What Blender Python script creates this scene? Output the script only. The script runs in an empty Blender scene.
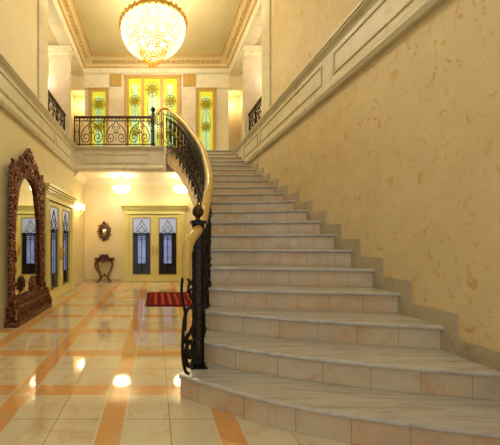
import bpy, math, random
from mathutils import Vector, Matrix
random.seed(7)
scene = bpy.context.scene
C = scene.collection
PI = math.pi

# ---------------------------------------------------------------- camera, world, light, exposure
cam_d = bpy.data.cameras.new('camera'); cam = bpy.data.objects.new('camera', cam_d); C.objects.link(cam)
cam.location = (0, 0, 1.105); cam.rotation_euler = (PI/2, 0, 0)
cam_d.sensor_width = 36; cam_d.sensor_fit = 'HORIZONTAL'
cam_d.lens = 285/500*36
cam_d.shift_x = 95/500
cam_d.shift_y = (241.5-222.5)/500
cam_d.clip_start = 0.02
scene.camera = cam
w = bpy.data.worlds.new('world'); scene.world = w; w.use_nodes = True
bgn = w.node_tree.nodes['Background']
bgn.inputs[0].default_value = (0.84, 0.90, 1.0, 1); bgn.inputs[1].default_value = 0.80
scene.view_settings.view_transform = 'Standard'
scene.view_settings.look = 'None'
scene.view_settings.gamma = 1
scene.view_settings.use_curve_mapping = False
scene.view_settings.exposure = 0.12

def point(name, loc, power, col=(1, .8, .55), size=.1):
    l = bpy.data.lights.new(name, 'POINT'); l.energy = power; l.color = col; l.shadow_soft_size = size
    o = bpy.data.objects.new(name, l); C.objects.link(o); o.location = loc; return o
def area(name, loc, rot, power, sx, sy, col=(1, .85, .6)):
    l = bpy.data.lights.new(name, 'AREA'); l.energy = power; l.color = col; l.shape = 'RECTANGLE'; l.size = sx; l.size_y = sy
    o = bpy.data.objects.new(name, l); C.objects.link(o); o.location = loc; o.rotation_euler = rot; return o
WARM = (1, .91, .68)
# unseen fill lights added to brighten hall, aisles, alcoves and gallery landing
point('hall_fill_light', (0.2, 0.6, 5.2), 85, (1, .93, .74), .35)  # added fill high in the hall, no fixture modelled
for x in (-2.7, 2.8):
    point('aisle_fill_light', (x, 6.1, 5.2), 20, (1, .86, .66), .15)  # added fill inside each aisle, no fixture modelled
    point('alcove_fill_light', (-2.15 if x < 0 else 2.24, 8.2, 5.1), 7, (1, .84, .5), .1)  # added to brighten the otherwise dark alcove
point('landing_fill_light', (0.1, 7.0, 5.3), 18, (1, .90, .70), .2)  # added fill that brightens the upper gallery

# ---------------------------------------------------------------- geometry helpers
def sm(a, b, t): return a+(b-a)*t
class MB:
    def __init__(self): self.v = []; self.f = []; self.s = []
    def add(self, vs, fs, smooth=False):
        o = len(self.v); self.v += [tuple(p) for p in vs]
        for f in fs: self.f.append(tuple(i+o for i in f)); self.s.append(smooth)
        return self
    def box(self, x0, x1, y0, y1, z0, z1):
        if x0 > x1: x0, x1 = x1, x0
        if y0 > y1: y0, y1 = y1, y0
        vs = [(x, y, z) for z in (z0, z1) for y in (y0, y1) for x in (x0, x1)]
        return self.add(vs, [(0,2,3,1),(4,5,7,6),(0,1,5,4),(2,6,7,3),(0,4,6,2),(1,3,7,5)])
    def tube(self, pts, r, n=6, closed=False, flat=None):
        pts = [Vector(p) for p in pts]; N = len(pts)
        if N < 2: return self
        rs = r if isinstance(r, (list, tuple)) else [r]*N
        vs = []; prev = None
        for i, p in enumerate(pts):
            if closed: t = pts[(i+1) % N]-pts[i-1]
            else: t = pts[min(i+1, N-1)]-pts[max(i-1, 0)]
            if t.length < 1e-9: t = Vector((0, 0, 1))
            t.normalize()
            if prev is None:
                a = Vector((0, 0, 1)) if abs(t.z) < .9 else Vector((1, 0, 0))
                nrm = (a-t*a.dot(t)).normalized()
            else:
                nrm = prev-t*prev.dot(t)
                nrm = nrm.normalized() if nrm.length > 1e-6 else prev
            prev = nrm; b = t.cross(nrm)
            for k in range(n):
                an = 2*PI*(k+.5)/n
                vs.append(p+(nrm*math.cos(an)+b*math.sin(an)*(flat or 1))*rs[i])
        fs = []
        for i in range(N if closed else N-1):
            j = (i+1) % N
            for k in range(n):
                l = (k+1) % n
                fs.append((i*n+k, i*n+l, j*n+l, j*n+k))
        if not closed:
            fs.append(tuple(range(n-1, -1, -1))); fs.append(tuple((N-1)*n+k for k in range(n)))
        return self.add(vs, fs, n > 4)
    def lathe(self, c, prof, n=16, ax='z', smooth=True, ruffle=None):
        c = Vector(c); vs = []
        for i, (r, h) in enumerate(prof):
            for k in range(n):
                a = 2*PI*k/n
                rr = r*(1+(ruffle or 0)*math.cos(k*PI))
                x, y = rr*math.cos(a), rr*math.sin(a)
                p = (x, y, h) if ax == 'z' else ((x, h, y) if ax == 'y' else (h, x, y))
                vs.append(c+Vector(p))
        fs = []
        for i in range(len(prof)-1):
            for k in range(n):
                l = (k+1) % n
                fs.append((i*n+k, i*n+l, (i+1)*n+l, (i+1)*n+k))
        fs.append(tuple(range(n-1, -1, -1))); fs.append(tuple((len(prof)-1)*n+k for k in range(n)))
        return self.add(vs, fs, smooth)
    def ell(self, c, rx, ry, rz, n=8, m=5, rot=None):
        c = Vector(c); vs = []
        for i in range(m+1):
            ph = -PI/2+PI*i/m
            for k in range(n):
                a = 2*PI*k/n
                p = Vector((rx*math.cos(ph)*math.cos(a), ry*math.cos(ph)*math.sin(a), rz*math.sin(ph)))
                if rot is not None: p = rot @ p
                vs.append(c+p)
        fs = [(i*n+k, i*n+(k+1) % n, (i+1)*n+(k+1) % n, (i+1)*n+k) for i in range(m) for k in range(n)]
        return self.add(vs, fs, True)
    def octa(self, c, r, h):
        c = Vector(c)
        vs = [c+Vector(p) for p in ((r,0,0),(0,r,0),(-r,0,0),(0,-r,0),(0,0,h*.5),(0,0,-h))]
        return self.add(vs, [(0,1,4),(1,2,4),(2,3,4),(3,0,4),(1,0,5),(2,1,5),(3,2,5),(0,3,5)])
    def prism(self, poly, d0, d1, fn):
        """poly of 2-D points extruded between d0 and d1; fn(a,b,d)->xyz"""
        n = len(poly)
        vs = [fn(a, b, d0) for a, b in poly]+[fn(a, b, d1) for a, b in poly]
        fs = [tuple(range(n)), tuple(range(2*n-1, n-1, -1))]+[(i, n+i, n+(i+1) % n, (i+1) % n) for i in range(n)]
        return self.add(vs, fs)
    def sweep(self, path, prof):
        """path: list of (pos, outward dir 2-D vector); prof: (out, z)"""
        m = len(prof); vs = []
        for p, o in path:
            for a, z in prof: vs.append((p[0]+o[0]*a, p[1]+o[1]*a, p[2]+z))
        fs = []
        for i in range(len(path)-1):
            for k in range(m):
                l = (k+1) % m; fs.append((i*m+k, i*m+l, (i+1)*m+l, (i+1)*m+k))
        fs.append(tuple(range(m))); fs.append(tuple((len(path)-1)*m+k for k in range(m-1, -1, -1)))
        return self.add(vs, fs)
    def build(self, name, mat, parent=None, bevel=0, recalc=True):
        org = Vector((0, 0, 0)); q = parent
        while q is not None: org = org+q.location; q = q.parent
        me = bpy.data.meshes.new(name)
        me.from_pydata([Vector(p)-org for p in self.v], [], self.f)
        me.polygons.foreach_set('use_smooth', self.s)
        me.validate(); 
        if recalc:
            import bmesh
            b = bmesh.new(); b.from_mesh(me); bmesh.ops.recalc_face_normals(b, faces=b.faces); b.to_mesh(me); b.free()
        me.materials.append(mat); me.update()
        o = bpy.data.objects.new(name, me); C.objects.link(o)
        if parent is not None: o.parent = parent
        if bevel:
            md = o.modifiers.new('bevel', 'BEVEL'); md.width = bevel; md.segments = 2; md.limit_method = 'ANGLE'; md.angle_limit = .9
        return o
def thing(name, label, cat, loc, group=None):
    o = bpy.data.objects.new(name, None); C.objects.link(o); o.location = loc; o.empty_display_size = .1
    o['label'] = label; o['category'] = cat
    if group: o['group'] = group
    return o
def tag(o, label, cat, group=None):
    o['label'] = label; o['category'] = cat
    if group: o['group'] = group
    return o
def struct(o): o['kind'] = 'structure'; return o
def copy_tree(o, parent=None):
    c = o.copy(); C.objects.link(c)
    if parent is not None: c.parent = parent
    for ch in list(o.children): copy_tree(ch, c)
    return c

# ---------------------------------------------------------------- material helpers
def s2l(c):
    return tuple(((x/255)/12.92 if x/255 <= .04045 else ((x/255+.055)/1.055)**2.4) for x in c)+(1,)
class NT:
    def __init__(self, name, rough=.5, metal=0, spec=.5):
        self.m = bpy.data.materials.new(name); self.m.use_nodes = True
        self.t = self.m.node_tree; self.p = self.t.nodes['Principled BSDF']
        self.p.inputs['Roughness'].default_value = rough; self.p.inputs['Metallic'].default_value = metal
        self.p.inputs['Specular IOR Level'].default_value = spec
        self.tc = self.t.nodes.new('ShaderNodeTexCoord')
    def L(self, a, b): self.t.links.new(a, b)
    def xyz(self):
        n = self.t.nodes.new('ShaderNodeSeparateXYZ'); self.L(self.tc.outputs['Object'], n.inputs[0]); return n.outputs
    def math(self, op, a, b=None, c=None):
        n = self.t.nodes.new('ShaderNodeMath'); n.operation = op
        for i, q in enumerate((a, b, c)):
            if q is None: continue
            if isinstance(q, (int, float)): n.inputs[i].default_value = q
            else: self.L(q, n.inputs[i])
        return n.outputs[0]
    def noise(self, scale, detail=3, rough=.55, stretch=(1,1,1), dist=0, rot=(0,0,0)):
        mp = self.t.nodes.new('ShaderNodeMapping'); mp.inputs['Scale'].default_value = stretch; mp.inputs['Rotation'].default_value = rot
        self.L(self.tc.outputs['Object'], mp.inputs[0])
        n = self.t.nodes.new('ShaderNodeTexNoise'); n.inputs['Scale'].default_value = scale; n.inputs['Detail'].default_value = detail
        n.inputs['Roughness'].default_value = rough; n.inputs['Distortion'].default_value = dist
        self.L(mp.outputs[0], n.inputs['Vector']); return n.outputs['Fac']
    def ramp(self, fac, stops):
        n = self.t.nodes.new('ShaderNodeValToRGB'); el = n.color_ramp.elements
        while len(el) < len(stops): el.new(.5)
        for e, (p, c) in zip(el, stops):
            e.position = p; e.color = c if len(c) == 4 else s2l(c)
        self.L(fac, n.inputs[0]); return n.outputs[0]
    def mask(self, fac, lo, hi):
        n = self.t.nodes.new('ShaderNodeMapRange'); n.inputs[1].default_value = lo; n.inputs[2].default_value = hi
        self.L(fac, n.inputs[0]); return n.outputs[0]
    def mix(self, fac, a, b, mode='MIX'):
        n = self.t.nodes.new('ShaderNodeMix'); n.data_type = 'RGBA'; n.blend_type = mode
        for sck, q in ((n.inputs[0], fac), (n.inputs[6], a), (n.inputs[7], b)):
            if isinstance(q, (int, float)): sck.default_value = q
            elif isinstance(q, tuple): sck.default_value = q if len(q) == 4 else s2l(q)
            else: self.L(q, sck)
        return n.outputs[2]
    def col(self, c):
        if isinstance(c, tuple): self.p.inputs['Base Color'].default_value = c if len(c) == 4 else s2l(c)
        else: self.L(c, self.p.inputs['Base Color'])
        return self
    def bump(self, h, strength=.3, dist=.01):
        n = self.t.nodes.new('ShaderNodeBump'); n.inputs['Strength'].default_value = strength; n.inputs['Distance'].default_value = dist
        self.L(h, n.inputs['Height']); self.L(n.outputs[0], self.p.inputs['Normal']); return self

def plaster(name, base, base2, fleck, amount=.6):
    n = NT(name, .55, 0, .35)
    big = n.noise(.8, 3, .6); med = n.noise(5, 4, .6)
    c = n.mix(n.mask(big, .35, .65), base, base2)
    c = n.mix(n.math('MULTIPLY', n.mask(med, .45, .7), .35), c, (235, 218, 170))
    f1 = n.noise(15, 5, .7, (1, .8, .6), .8, (.6, .3, .2))
    patch = n.noise(2.2, 2, .5)
    fm = n.math('MULTIPLY', n.mask(f1, .57, .64), n.mask(patch, .38, .55))
    c = n.mix(n.math('MULTIPLY', fm, amount), c, fleck)
    f2 = n.noise(24, 4, .65, (1, .8, .5), .6)
    c = n.mix(n.math('MULTIPLY', n.mask(f2, .60, .70), amount*.55), c, fleck)
    n.col(c).bump(f2, .12, .004)
    return n.m
M = {}
M['plaster'] = plaster('yellow_plaster', (220, 202, 158), (210, 188, 140), (200, 156, 80), .8)
M['plaster_pale'] = plaster('very_pale_plaster', (242, 232, 196), (236, 224, 180), (220, 196, 140), .3)
M['plaster_left'] = plaster('pale_plaster', (230, 219, 174), (222, 208, 158), (206, 178, 106), .4)
def marble_wall(name, a, b, v):
    n = NT(name, .4, 0, .4); q = n.noise(4, 5, .65, (1, 1, 1), 1.2)
    n.col(n.mix(n.mask(q, .5, .72), n.mix(n.mask(n.noise(1.3), .35, .65), a, b), v)); return n.m
M['stone_trim'] = marble_wall('cream_stone_trim', (216, 208, 176), (208, 198, 162), (192, 174, 130))
M['stone_light'] = marble_wall('light_stone', (232, 224, 190), (224, 214, 178), (212, 194, 150))
def pink_tiles():
    n = NT('pinkish_stone_tiles', .35); X = n.xyz()
    q = n.noise(3, 4, .6, (1, 1, 1), .8)
    c = n.mix(n.mask(q, .4, .65), (220, 206, 178), (214, 192, 160))
    j = n.math('LESS_THAN', n.math('FRACT', n.math('DIVIDE', X[2], .28)), .025)
    c = n.mix(n.math('MULTIPLY', j, .5), c, (180, 150, 115)); n.col(c); return n.m
M['pink'] = pink_tiles()
M['white'] = NT('white_ceiling_paint', .6).col((238, 228, 206)).m
def ceil_m():
    n = NT('tan_ceiling', .6); n.col(n.mix(n.mask(n.noise(1.2, 4), .35, .65), (204, 186, 138), (196, 178, 128))); return n.m
M['ceiling'] = ceil_m()
M['lime'] = NT('pale_yellow_lacquer', .3).col((236, 228, 146)).m
M['lime_dark'] = NT('ochre_lacquer_edge', .35).col((206, 186, 98)).m
M['gold'] = NT('gilded_metal', .3, .8).col((228, 190, 110)).m
M['ochre'] = NT('ochre_moulding', .45, .1).col((192, 154, 82)).m
M['iron'] = NT('black_wrought_iron', .35, .6).col((26, 20, 16)).m
M['iron_gold'] = NT('bronzed_iron', .35, .7).col((70, 52, 30)).m
def wood(name, a, b, rough=.25):
    n = NT(name, rough); q = n.noise(14, 4, .6, (1, 1, .15), .6)
    n.col(n.mix(n.mask(q, .35, .65), a, b)); return n.m
M['rail_wood'] = wood('honey_wood', (208, 176, 92), (194, 156, 70))
M['dark_wood'] = wood('dark_brown_wood', (84, 56, 34), (62, 40, 24))
def carved():
    n = NT('carved_red_brown_wood', .28, .25)
    q = n.noise(30, 4, .6); n.col(n.mix(n.mask(q, .45, .65), (72, 26, 14), (176, 112, 60))); n.bump(n.noise(45, 3), .6, .01); return n.m
M['carved'] = carved()
M['amber'] = NT('amber_crystal', .15, .3).col((226, 176, 84)).m
M['mirror'] = NT('mirror_glass', .02, 1).col((225, 228, 220)).m
# floor
def floor_m():
    n = NT('polished_marble_tiles', .05, 0, .9); X = n.xyz()
    P = .70; S = .147
    fx = n.math('FLOORED_MODULO', n.math('ADD', X[0], .333), P)
    fy = n.math('FLOORED_MODULO', n.math('SUBTRACT', X[1], 2.05), P)
    sx = n.math('LESS_THAN', fx, S); sy = n.math('LESS_THAN', fy, S)
    strip = n.math('MAXIMUM', sx, sy)
    def line(f, at, wd):
        return n.math('LESS_THAN', n.math('ABSOLUTE', n.math('SUBTRACT', f, at)), wd)
    edge = n.math('MAXIMUM', n.math('MAXIMUM', line(fx, S, .008), line(fx, P-.006, .008)), n.math('MAXIMUM', line(fy, S, .003), line(fy, P-.003, .003)))
    mid = n.math('MULTIPLY', n.math('MAXIMUM', line(fx, S+.2765, .003), line(fy, S+.2765, .003)), 1)
    # a tone of its own for every tile
    cx = n.math('FLOOR', n.math('DIVIDE', n.math('ADD', X[0], .333-.147), .35)); cy = n.math('FLOOR', n.math('DIVIDE', n.math('SUBTRACT', X[1], 2.05+.147), .35))
    cmb = n.t.nodes.new('ShaderNodeCombineXYZ'); n.L(cx, cmb.inputs[0]); n.L(cy, cmb.inputs[1])
    wn = n.t.nodes.new('ShaderNodeTexWhiteNoise'); wn.noise_dimensions = '2D'; n.L(cmb.outputs[0], wn.inputs['Vector'])
    vein = n.noise(3.2, 5, .65, (1, 1, 1), 1.6, (0, 0, .6))
    tile = n.mix(n.math('MULTIPLY', wn.outputs['Value'], .55), (218, 208, 180), (212, 190, 150))
    tile = n.mix(n.math('MULTIPLY', n.mask(vein, .50, .70), .7), tile, (200, 160, 106))
    tile = n.mix(n.math('MULTIPLY', n.mask(vein, .30, .48), .0), tile, (230, 222, 200))
    v2 = n.noise(6, 4, .6, (1, 1, 1), 1.0)
    org = n.mix(n.mask(v2, .35, .68), (222, 160, 88), (212, 172, 118))
    c = n.mix(strip, tile, org)
    c = n.mix(n.math('MULTIPLY', mid, n.math('SUBTRACT', .75, n.math('MULTIPLY', strip, .4))), c, (150, 112, 72))
    c = n.mix(n.math('MULTIPLY', edge, .8), c, (222, 208, 178))
    n.col(c); return n.m
M['floor'] = floor_m()
def tread_m():
    n = NT('grey_cream_marble_tread', .16); q = n.noise(4, 5, .7, (.5, 5, 2), .8); q2 = n.noise(1.2, 3)
    c = n.mix(n.mask(q2, .35, .65), (196, 190, 172), (184, 182, 174))
    c = n.mix(n.math('MULTIPLY', n.mask(q, .46, .68), .65), c, (150, 134, 116)); 
    c = n.mix(n.math('MULTIPLY', n.mask(q, .28, .42), -.5), c, (220, 210, 190)); n.col(c); return n.m
M['tread'] = tread_m()
def riser_m():
    n = NT('cream_pink_marble_riser', .2); X = n.xyz()
    oi = n.t.nodes.new('ShaderNodeObjectInfo')
    q = n.noise(3.5, 5, .65, (1, 1, 1), 1.4)
    c = n.mix(n.mask(n.noise(1.6, 2), .35, .65), (210, 196, 164), (210, 184, 144))
    c = n.mix(n.math('MULTIPLY', n.mask(q, .46, .68), .6), c, (198, 150, 104))
    g = n.noise(2.3, 4, .6); c = n.mix(n.math('MULTIPLY', n.mask(g, .55, .7), .5), c, (172, 166, 150))
    fx = n.math('FRACT', n.math('ADD', n.math('DIVIDE', X[0], .26), n.math('MULTIPLY', oi.outputs['Random'], .9)))
    c = n.mix(n.math('MULTIPLY', n.math('LESS_THAN', fx, .016), .6), c, (120, 100, 76)); n.col(c); return n.m
M['riser'] = riser_m()
M['skirt'] = marble_wall('grey_beige_marble_skirting', (190, 176, 150), (180, 168, 142), (160, 144, 116))
M['line'] = marble_wall('grey_stone_moulding', (200, 184, 150), (192, 176, 140), (180, 160, 120))
M['frieze'] = NT('pale_ochre_frieze', .5).col((212, 190, 134)).m
M['stringer'] = marble_wall('pale_stringer_stone', (224, 202, 160), (214, 188, 144), (198, 160, 112))
def emis(name, c, e, rough=.4):
    n = NT(name, rough); n.col(c); n.p.inputs['Emission Color'].default_value = s2l(c); n.p.inputs['Emission Strength'].default_value = e; return n.m
M['lamp_white'] = emis('lit_opal_glass', (255, 240, 200), 11)
M['lamp_shade'] = emis('lit_fabric_shade', (255, 232, 186), 16)
M['bulb'] = emis('lit_bulb', (255, 240, 205), 14)
M['daylight'] = emis('daylit_window_glass', (255, 252, 240), 1.6)
M['green_glass'] = emis('lit_yellow_green_glass', (196, 196, 56), .5, .2)
M['green_pale'] = emis('lit_pale_green_glass', (168, 206, 150), .52, .2)
M['green_dark'] = emis('lit_olive_glass', (150, 138, 24), .22, .3)
def crystal():
    m = bpy.data.materials.new('cut_crystal'); m.use_nodes = True; t = m.node_tree; t.nodes.clear()
    out = t.nodes.new('ShaderNodeOutputMaterial'); mx = t.nodes.new('ShaderNodeMixShader'); tr = t.nodes.new('ShaderNodeBsdfTranslucent'); gl = t.nodes.new('ShaderNodeBsdfGlossy')
    tr.inputs[0].default_value = (1, .97, .9, 1); gl.inputs['Roughness'].default_value = .08; gl.inputs[0].default_value = (1, .96, .88, 1)
    mx.inputs[0].default_value = .3
    t.links.new(tr.outputs[0], mx.inputs[1]); t.links.new(gl.outputs[0], mx.inputs[2]); t.links.new(mx.outputs[0], out.inputs[0]); return m
M['crystal'] = crystal()
def frost():
    n = NT('blue_grey_door_glass', .12); X = n.xyz()
    z = n.mask(X[2], .5, 1.6)
    n.col(n.ramp(n.noise(5, 3), [(.35, (104, 122, 176)), (.65, (170, 184, 226))])); return n.m
M['frost'] = frost()
_p = M['frost'].node_tree.nodes['Principled BSDF']; _p.inputs['Emission Color'].default_value = s2l((130, 150, 220)); _p.inputs['Emission Strength'].default_value = .35   # dusk light behind the glass
M['frost_dark'] = NT('smoked_door_glass', .1).col((40, 42, 46)).m
M['frost_lit'] = emis('pale_blue_bevelled_glass', (176, 188, 220), .3, .12)
def rug_m():
    n = NT('red_patterned_wool', .95, 0, .1); X = n.xyz()
    a = n.math('SINE', n.math('MULTIPLY', X[0], 48)); b = n.math('SINE', n.math('MULTIPLY', X[1], 40))
    d = n.math('ADD', a, b)
    c = n.mix(n.math('GREATER_THAN', d, .55), (150, 30, 36), (52, 14, 26))
    c = n.mix(n.math('LESS_THAN', d, -1.35), c, (196, 120, 84))
    n.col(c); return n.m
M['rug'] = rug_m()
M['rug_border'] = NT('dark_red_rug_border', .95, 0, .1).col((92, 14, 20)).m
M['fringe'] = NT('rug_fringe', .9).col((196, 170, 130)).m
M['switch'] = NT('white_plastic', .4).col((230, 226, 214)).m
M['box_red'] = NT('dark_red_lacquer', .3).col((90, 30, 22)).m

# ---------------------------------------------------------------- room shell
XL, XR, YB, Y0 = -1.95, 2.04, 7.9, -1.6
ZG, ZC = 3.40, 6.10        # gallery floor, ceiling
YG = 6.80                  # gallery front
def wbox(name, mat, *boxes):
    m = MB()
    for b in boxes: m.box(*b)
    return struct(m.build(name, mat))
wbox('floor', M['floor'], (XL-.3, XR+.3, Y0, YB, -.1, 0))
wbox('ceiling', M['ceiling'], (XL-.3, XR+.3, Y0, YB, ZC, ZC+.1))
wbox('wall_left', M['plaster_left'], (XL-.3, XL, Y0, YB, 0, ZG), (XL-.3, XL, Y0, 4.72, ZG, ZC))
wbox('wall_right', M['plaster'], (XR, XR+.3, Y0, YB, 0, ZG), (XR, XR+.3, Y0, 5.0, ZG, ZC))
wbox('wall_back', M['plaster_pale'], (XL, XR, YB, YB+.2, 0, 2.80))
wbox('wall_gallery_back', M['stone_light'], (XL, XR, YB, YB+.2, ZG-.3, ZC))
# headers over the side openings
wbox('trim_1', M['stone_light'], (XL-.3, XL, 4.72, YB, 5.70, ZC))
wbox('trim_2', M['stone_light'], (XR, XR+.3, 5.0, YB, 5.70, ZC))
# aisles beyond the openings
wbox('ceiling_aisle_left', M['ceiling'], (-3.7, XL-.3, 3.6, YB, 5.72, 5.8))
wbox('ceiling_aisle_right', M['ceiling'], (XR+.3, 3.8, 3.6, YB, 5.72, 5.8))
wbox('floor_aisle_left', M['stone_trim'], (-3.7, XL-.3, 3.6, YB+.8, ZG-.2, ZG))
wbox('floor_aisle_right', M['stone_trim'], (XR+.3, 3.8, 3.6, YB+.8, ZG-.2, ZG))
wbox('wall_aisle_left', M['plaster'], (-3.8, -3.7, 3.6, YB+.8, ZG, 5.8), (-3.7, -2.35, YB, YB+.1, ZG, 5.7), (-2.35, XL, YB, YB+.1, 5.30, 5.7), (-2.5, XL+.15, YB+.5, YB+.6, ZG, 5.5), (-2.5, XL+.15, YB+.2, YB+.6, 5.40, 5.5), (-2.5, -2.4, YB+.1, YB+.6, ZG, 5.5), (XL+.05, XL+.15, YB+.2, YB+.6, ZG, 5.5), (-3.7, XL-.3, 3.5, 3.6, ZG, 5.8))
wbox('wall_aisle_right', M['plaster'], (3.8, 3.9, 3.6, YB+.8, ZG, 5.8), (2.44, 3.8, YB, YB+.1, ZG, 5.7), (XR, 2.44, YB, YB+.1, 5.30, 5.7), (XR-.15, 2.6, YB+.5, YB+.6, ZG, 5.5), (XR-.15, 2.6, YB+.2, YB+.6, 5.40, 5.5), (2.5, 2.6, YB+.1, YB+.6, ZG, 5.5), (XR-.15, XR-.05, YB+.2, YB+.6, ZG, 5.5), (XR+.3, 3.8, 3.5, 3.6, ZG, 5.8))
for k, (xa, xb) in enumerate(((-3.5, -2.82), (2.80, 3.6))):
    wf = MB(); wf.box(xa-.05, xb+.05, YB-.04, YB-.005, 4.05, 5.65)
    f = struct(wf.build('window_%d' % (4+k), M['stone_light']))
    MB().box(xa, xb, YB-.05, YB-.041, 4.1, 5.6).build('window_pane', M['daylight'], f)
# gallery slab with panelled front, ends at the stair
def gallery():
    m = MB()
    m.box(XL, .26, YG+.06, YB, 2.80, ZG)
    m.box(.26, XR, 7.20, YB, 2.80, ZG)
    return struct(m.build('floor_gallery', M['stone_light']))
gallery()
def moulding(name, mat, pathpts, outs, prof):
    m = MB(); m.sweep([(p, o) for p, o in zip(pathpts, outs)], prof); return struct(m.build(name, mat))
band_prof = [(0, 2.80), (.05, 2.80), (.07, 2.84), (.07, 2.87), (.04, 2.91), (.035, 2.93), (.035, 3.27), (.05, 3.30), (.085, 3.33), (.085, 3.345), (.10, 3.352), (.10, 3.375), (0, 3.375)]
SQ = 1
# left band, gallery front band mitred with it
g0 = YG+.06
moulding('trim_3', M['stone_trim'], [(XL, Y0, 0), (XL, g0, 0), (.20, g0, 0)], [(1, 0), (1, -1), (0, -1)], band_prof)
moulding('trim_4', M['stone_trim'], [(XR, Y0, 0), (XR, 7.19, 0)], [(-1, 0), (-1, 0)], band_prof)
def panel_outline(m, axis, c, a0, a1, z0, z1, sgn, wd=.018, th=.012):
    def bar(p0, p1, q0, q1):
        if axis == 'x': m.box(c, c+sgn*th, p0, p1, q0, q1)
        else: m.box(p0, p1, c, c+sgn*th, q0, q1)
    bar(a0, a1, z0, z0+wd); bar(a0, a1, z1-wd, z1); bar(a0, a0+wd, z0+wd, z1-wd); bar(a1-wd, a1, z0+wd, z1-wd)
m = MB()
for a0, a1 in ((-1.0, 1.0), (1.2, 3.2), (3.42, 5.43), (5.55, 6.40)): panel_outline(m, 'x', XR-.035, a0, a1, 2.98, 3.22, -1)
struct(m.build('trim_5', M['line']))
m = MB()
for a0, a1 in ((-1.0, 1.0), (1.2, 3.2), (3.42, 5.43), (5.55, 6.50)): panel_outline(m, 'x', XL+.035, a0, a1, 2.98, 3.22, 1)
struct(m.build('trim_6', M['line']))
m = MB(); panel_outline(m, 'y', g0-.035, -1.72, -.15, 2.97, 3.20, -1, .022); struct(m.build('trim_7', M['line']))
# baseboards
wbox('baseboard_left', M['stone_trim'], (XL, XL+.02, Y0, 4.95, 0, .07), (XL, XL+.02, 6.62, YB, 0, .07))
wbox('baseboard_back', M['stone_trim'], (XL+.02, -.93, YB-.02, YB, 0, .07), (.91, XR, YB-.02, YB, 0, .07))
# ceiling frieze (ochre with relief leaves) around the hall ceiling
cp = [(0, 0), (0, -.16), (.03, -.16), (.05, -.12), (.19, -.035), (.24, -.03), (.25, 0)]
moulding('trim_8', M['frieze'], [(XL, Y0, ZC), (XL, YB, ZC), (XR, YB, ZC), (XR, Y0, ZC)], [(1, 0), (1, -1), (-1, -1), (-1, 0)], cp)
def frieze():
    m = MB()
    def leaf(c, d, n):
        c = Vector(c); d = Vector(d); n = Vector(n); s = d.cross(n)
        rot = Matrix((s, d, n)).transposed()
        m.ell(c, .05, .028, .018, 8, 4, rot)
        m.tube([c+s*.05*math.cos(a)*(1-a/9)+d*(.055+.03*math.sin(a)*(1-a/9)) for a in [q*.7 for q in range(8)]], .007, 5)
    k = Vector((.14, 0, -.105)).normalized(); nl = Vector((.52, 0, -.86)); nr = Vector((-.52, 0, -.86)); nb = Vector((0, -.52, -.86))
    y = Y0+.1
    while y < YB-.25:
        leaf((XL+.125, y, ZC-.085), (0, 1, 0), nl); leaf((XR-.125, y, ZC-.085), (0, 1, 0), nr); y += .135
    x = XL+.28
    while x < XR-.25:
        leaf((x, YB-.125, ZC-.085), (1, 0, 0), nb); x += .135
    return m.build('trim_9', M['ochre'])
struct(frieze())
moulding('trim_10', M['ochre'], [(XL+.25, Y0, ZC), (XL+.25, YB-.25, ZC), (XR-.25, YB-.25, ZC), (XR-.25, Y0, ZC)], [(1, 0), (1, -1), (-1, -1), (-1, 0)], [(0, 0), (0, -.025), (.02, -.03), (.035, -.012), (.035, 0)])
moulding('trim_11', M['ochre'], [(XL, Y0, ZC-.16), (XL, YB, ZC-.16), (XR, YB, ZC-.16), (XR, Y0, ZC-.16)], [(1, 0), (1, -1), (-1, -1), (-1, 0)], [(0, 0), (0, -.03), (.02, -.03), (.035, 0)])
# architrave lines on the gallery back wall
wbox('trim_12', M['stone_trim'], (XL, XR, YB-.03, YB, 5.74, 5.79), (XL, -.85, YB-.025, YB, 5.33, 5.37), (.75, XR, YB-.025, YB, 5.33, 5.37))
# cove under the gallery
moulding('trim_13', M['white'], [(XL, g0, 2.80), (XL, YB, 2.80), (XR, YB, 2.80)], [(1, 0), (1, -1), (0, -1)], [(0, 0), (0, -.14), (.02, -.14), (.04, -.10), (.12, -.02), (.14, 0)])
wbox('ceiling_under_gallery', M['white'], (XL, XR, g0+.02, YB, 2.785, 2.80))

# columns and pilasters
def column(name, label, xa, xb, ya, yb, mat, cap=True):
    t = thing(name, label, 'column', ((xa+xb)/2, (ya+yb)/2, ZG+.03), None)
    MB().box(xa, xb, ya, yb, ZG+.031, 5.47 if cap else 5.69).build('shaft', mat, t)
    if cap:
        m = MB()
        for k, (e, z0, z1) in enumerate(((.015, 5.47, 5.51), (.0, 5.51, 5.57), (.02, 5.57, 5.61), (.04, 5.61, 5.69))): m.box(xa-e, xb+e, ya-e, yb+e, z0, z1)
        m.build('capital', M['stone_light'], t)
    return t
column('stone_column', 'pinkish stone column behind the left side railing', -2.50, -2.02, 6.70, 6.88, M['pink'])
column('stone_column', 'pinkish stone column behind the right side railing', 1.99+.12, 2.50, 6.70, 6.88, M['pink'])
column('stone_pilaster', 'tall cream stone pilaster at near end of left side railing', XL-.30, XL+.03, 4.73, 5.12, M['stone_trim'], False)
column('stone_pilaster', 'tall cream stone pilaster at near end of right side railing', XR-.03, XR+.30, 5.01, 5.38, M['stone_trim'], False)
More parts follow.
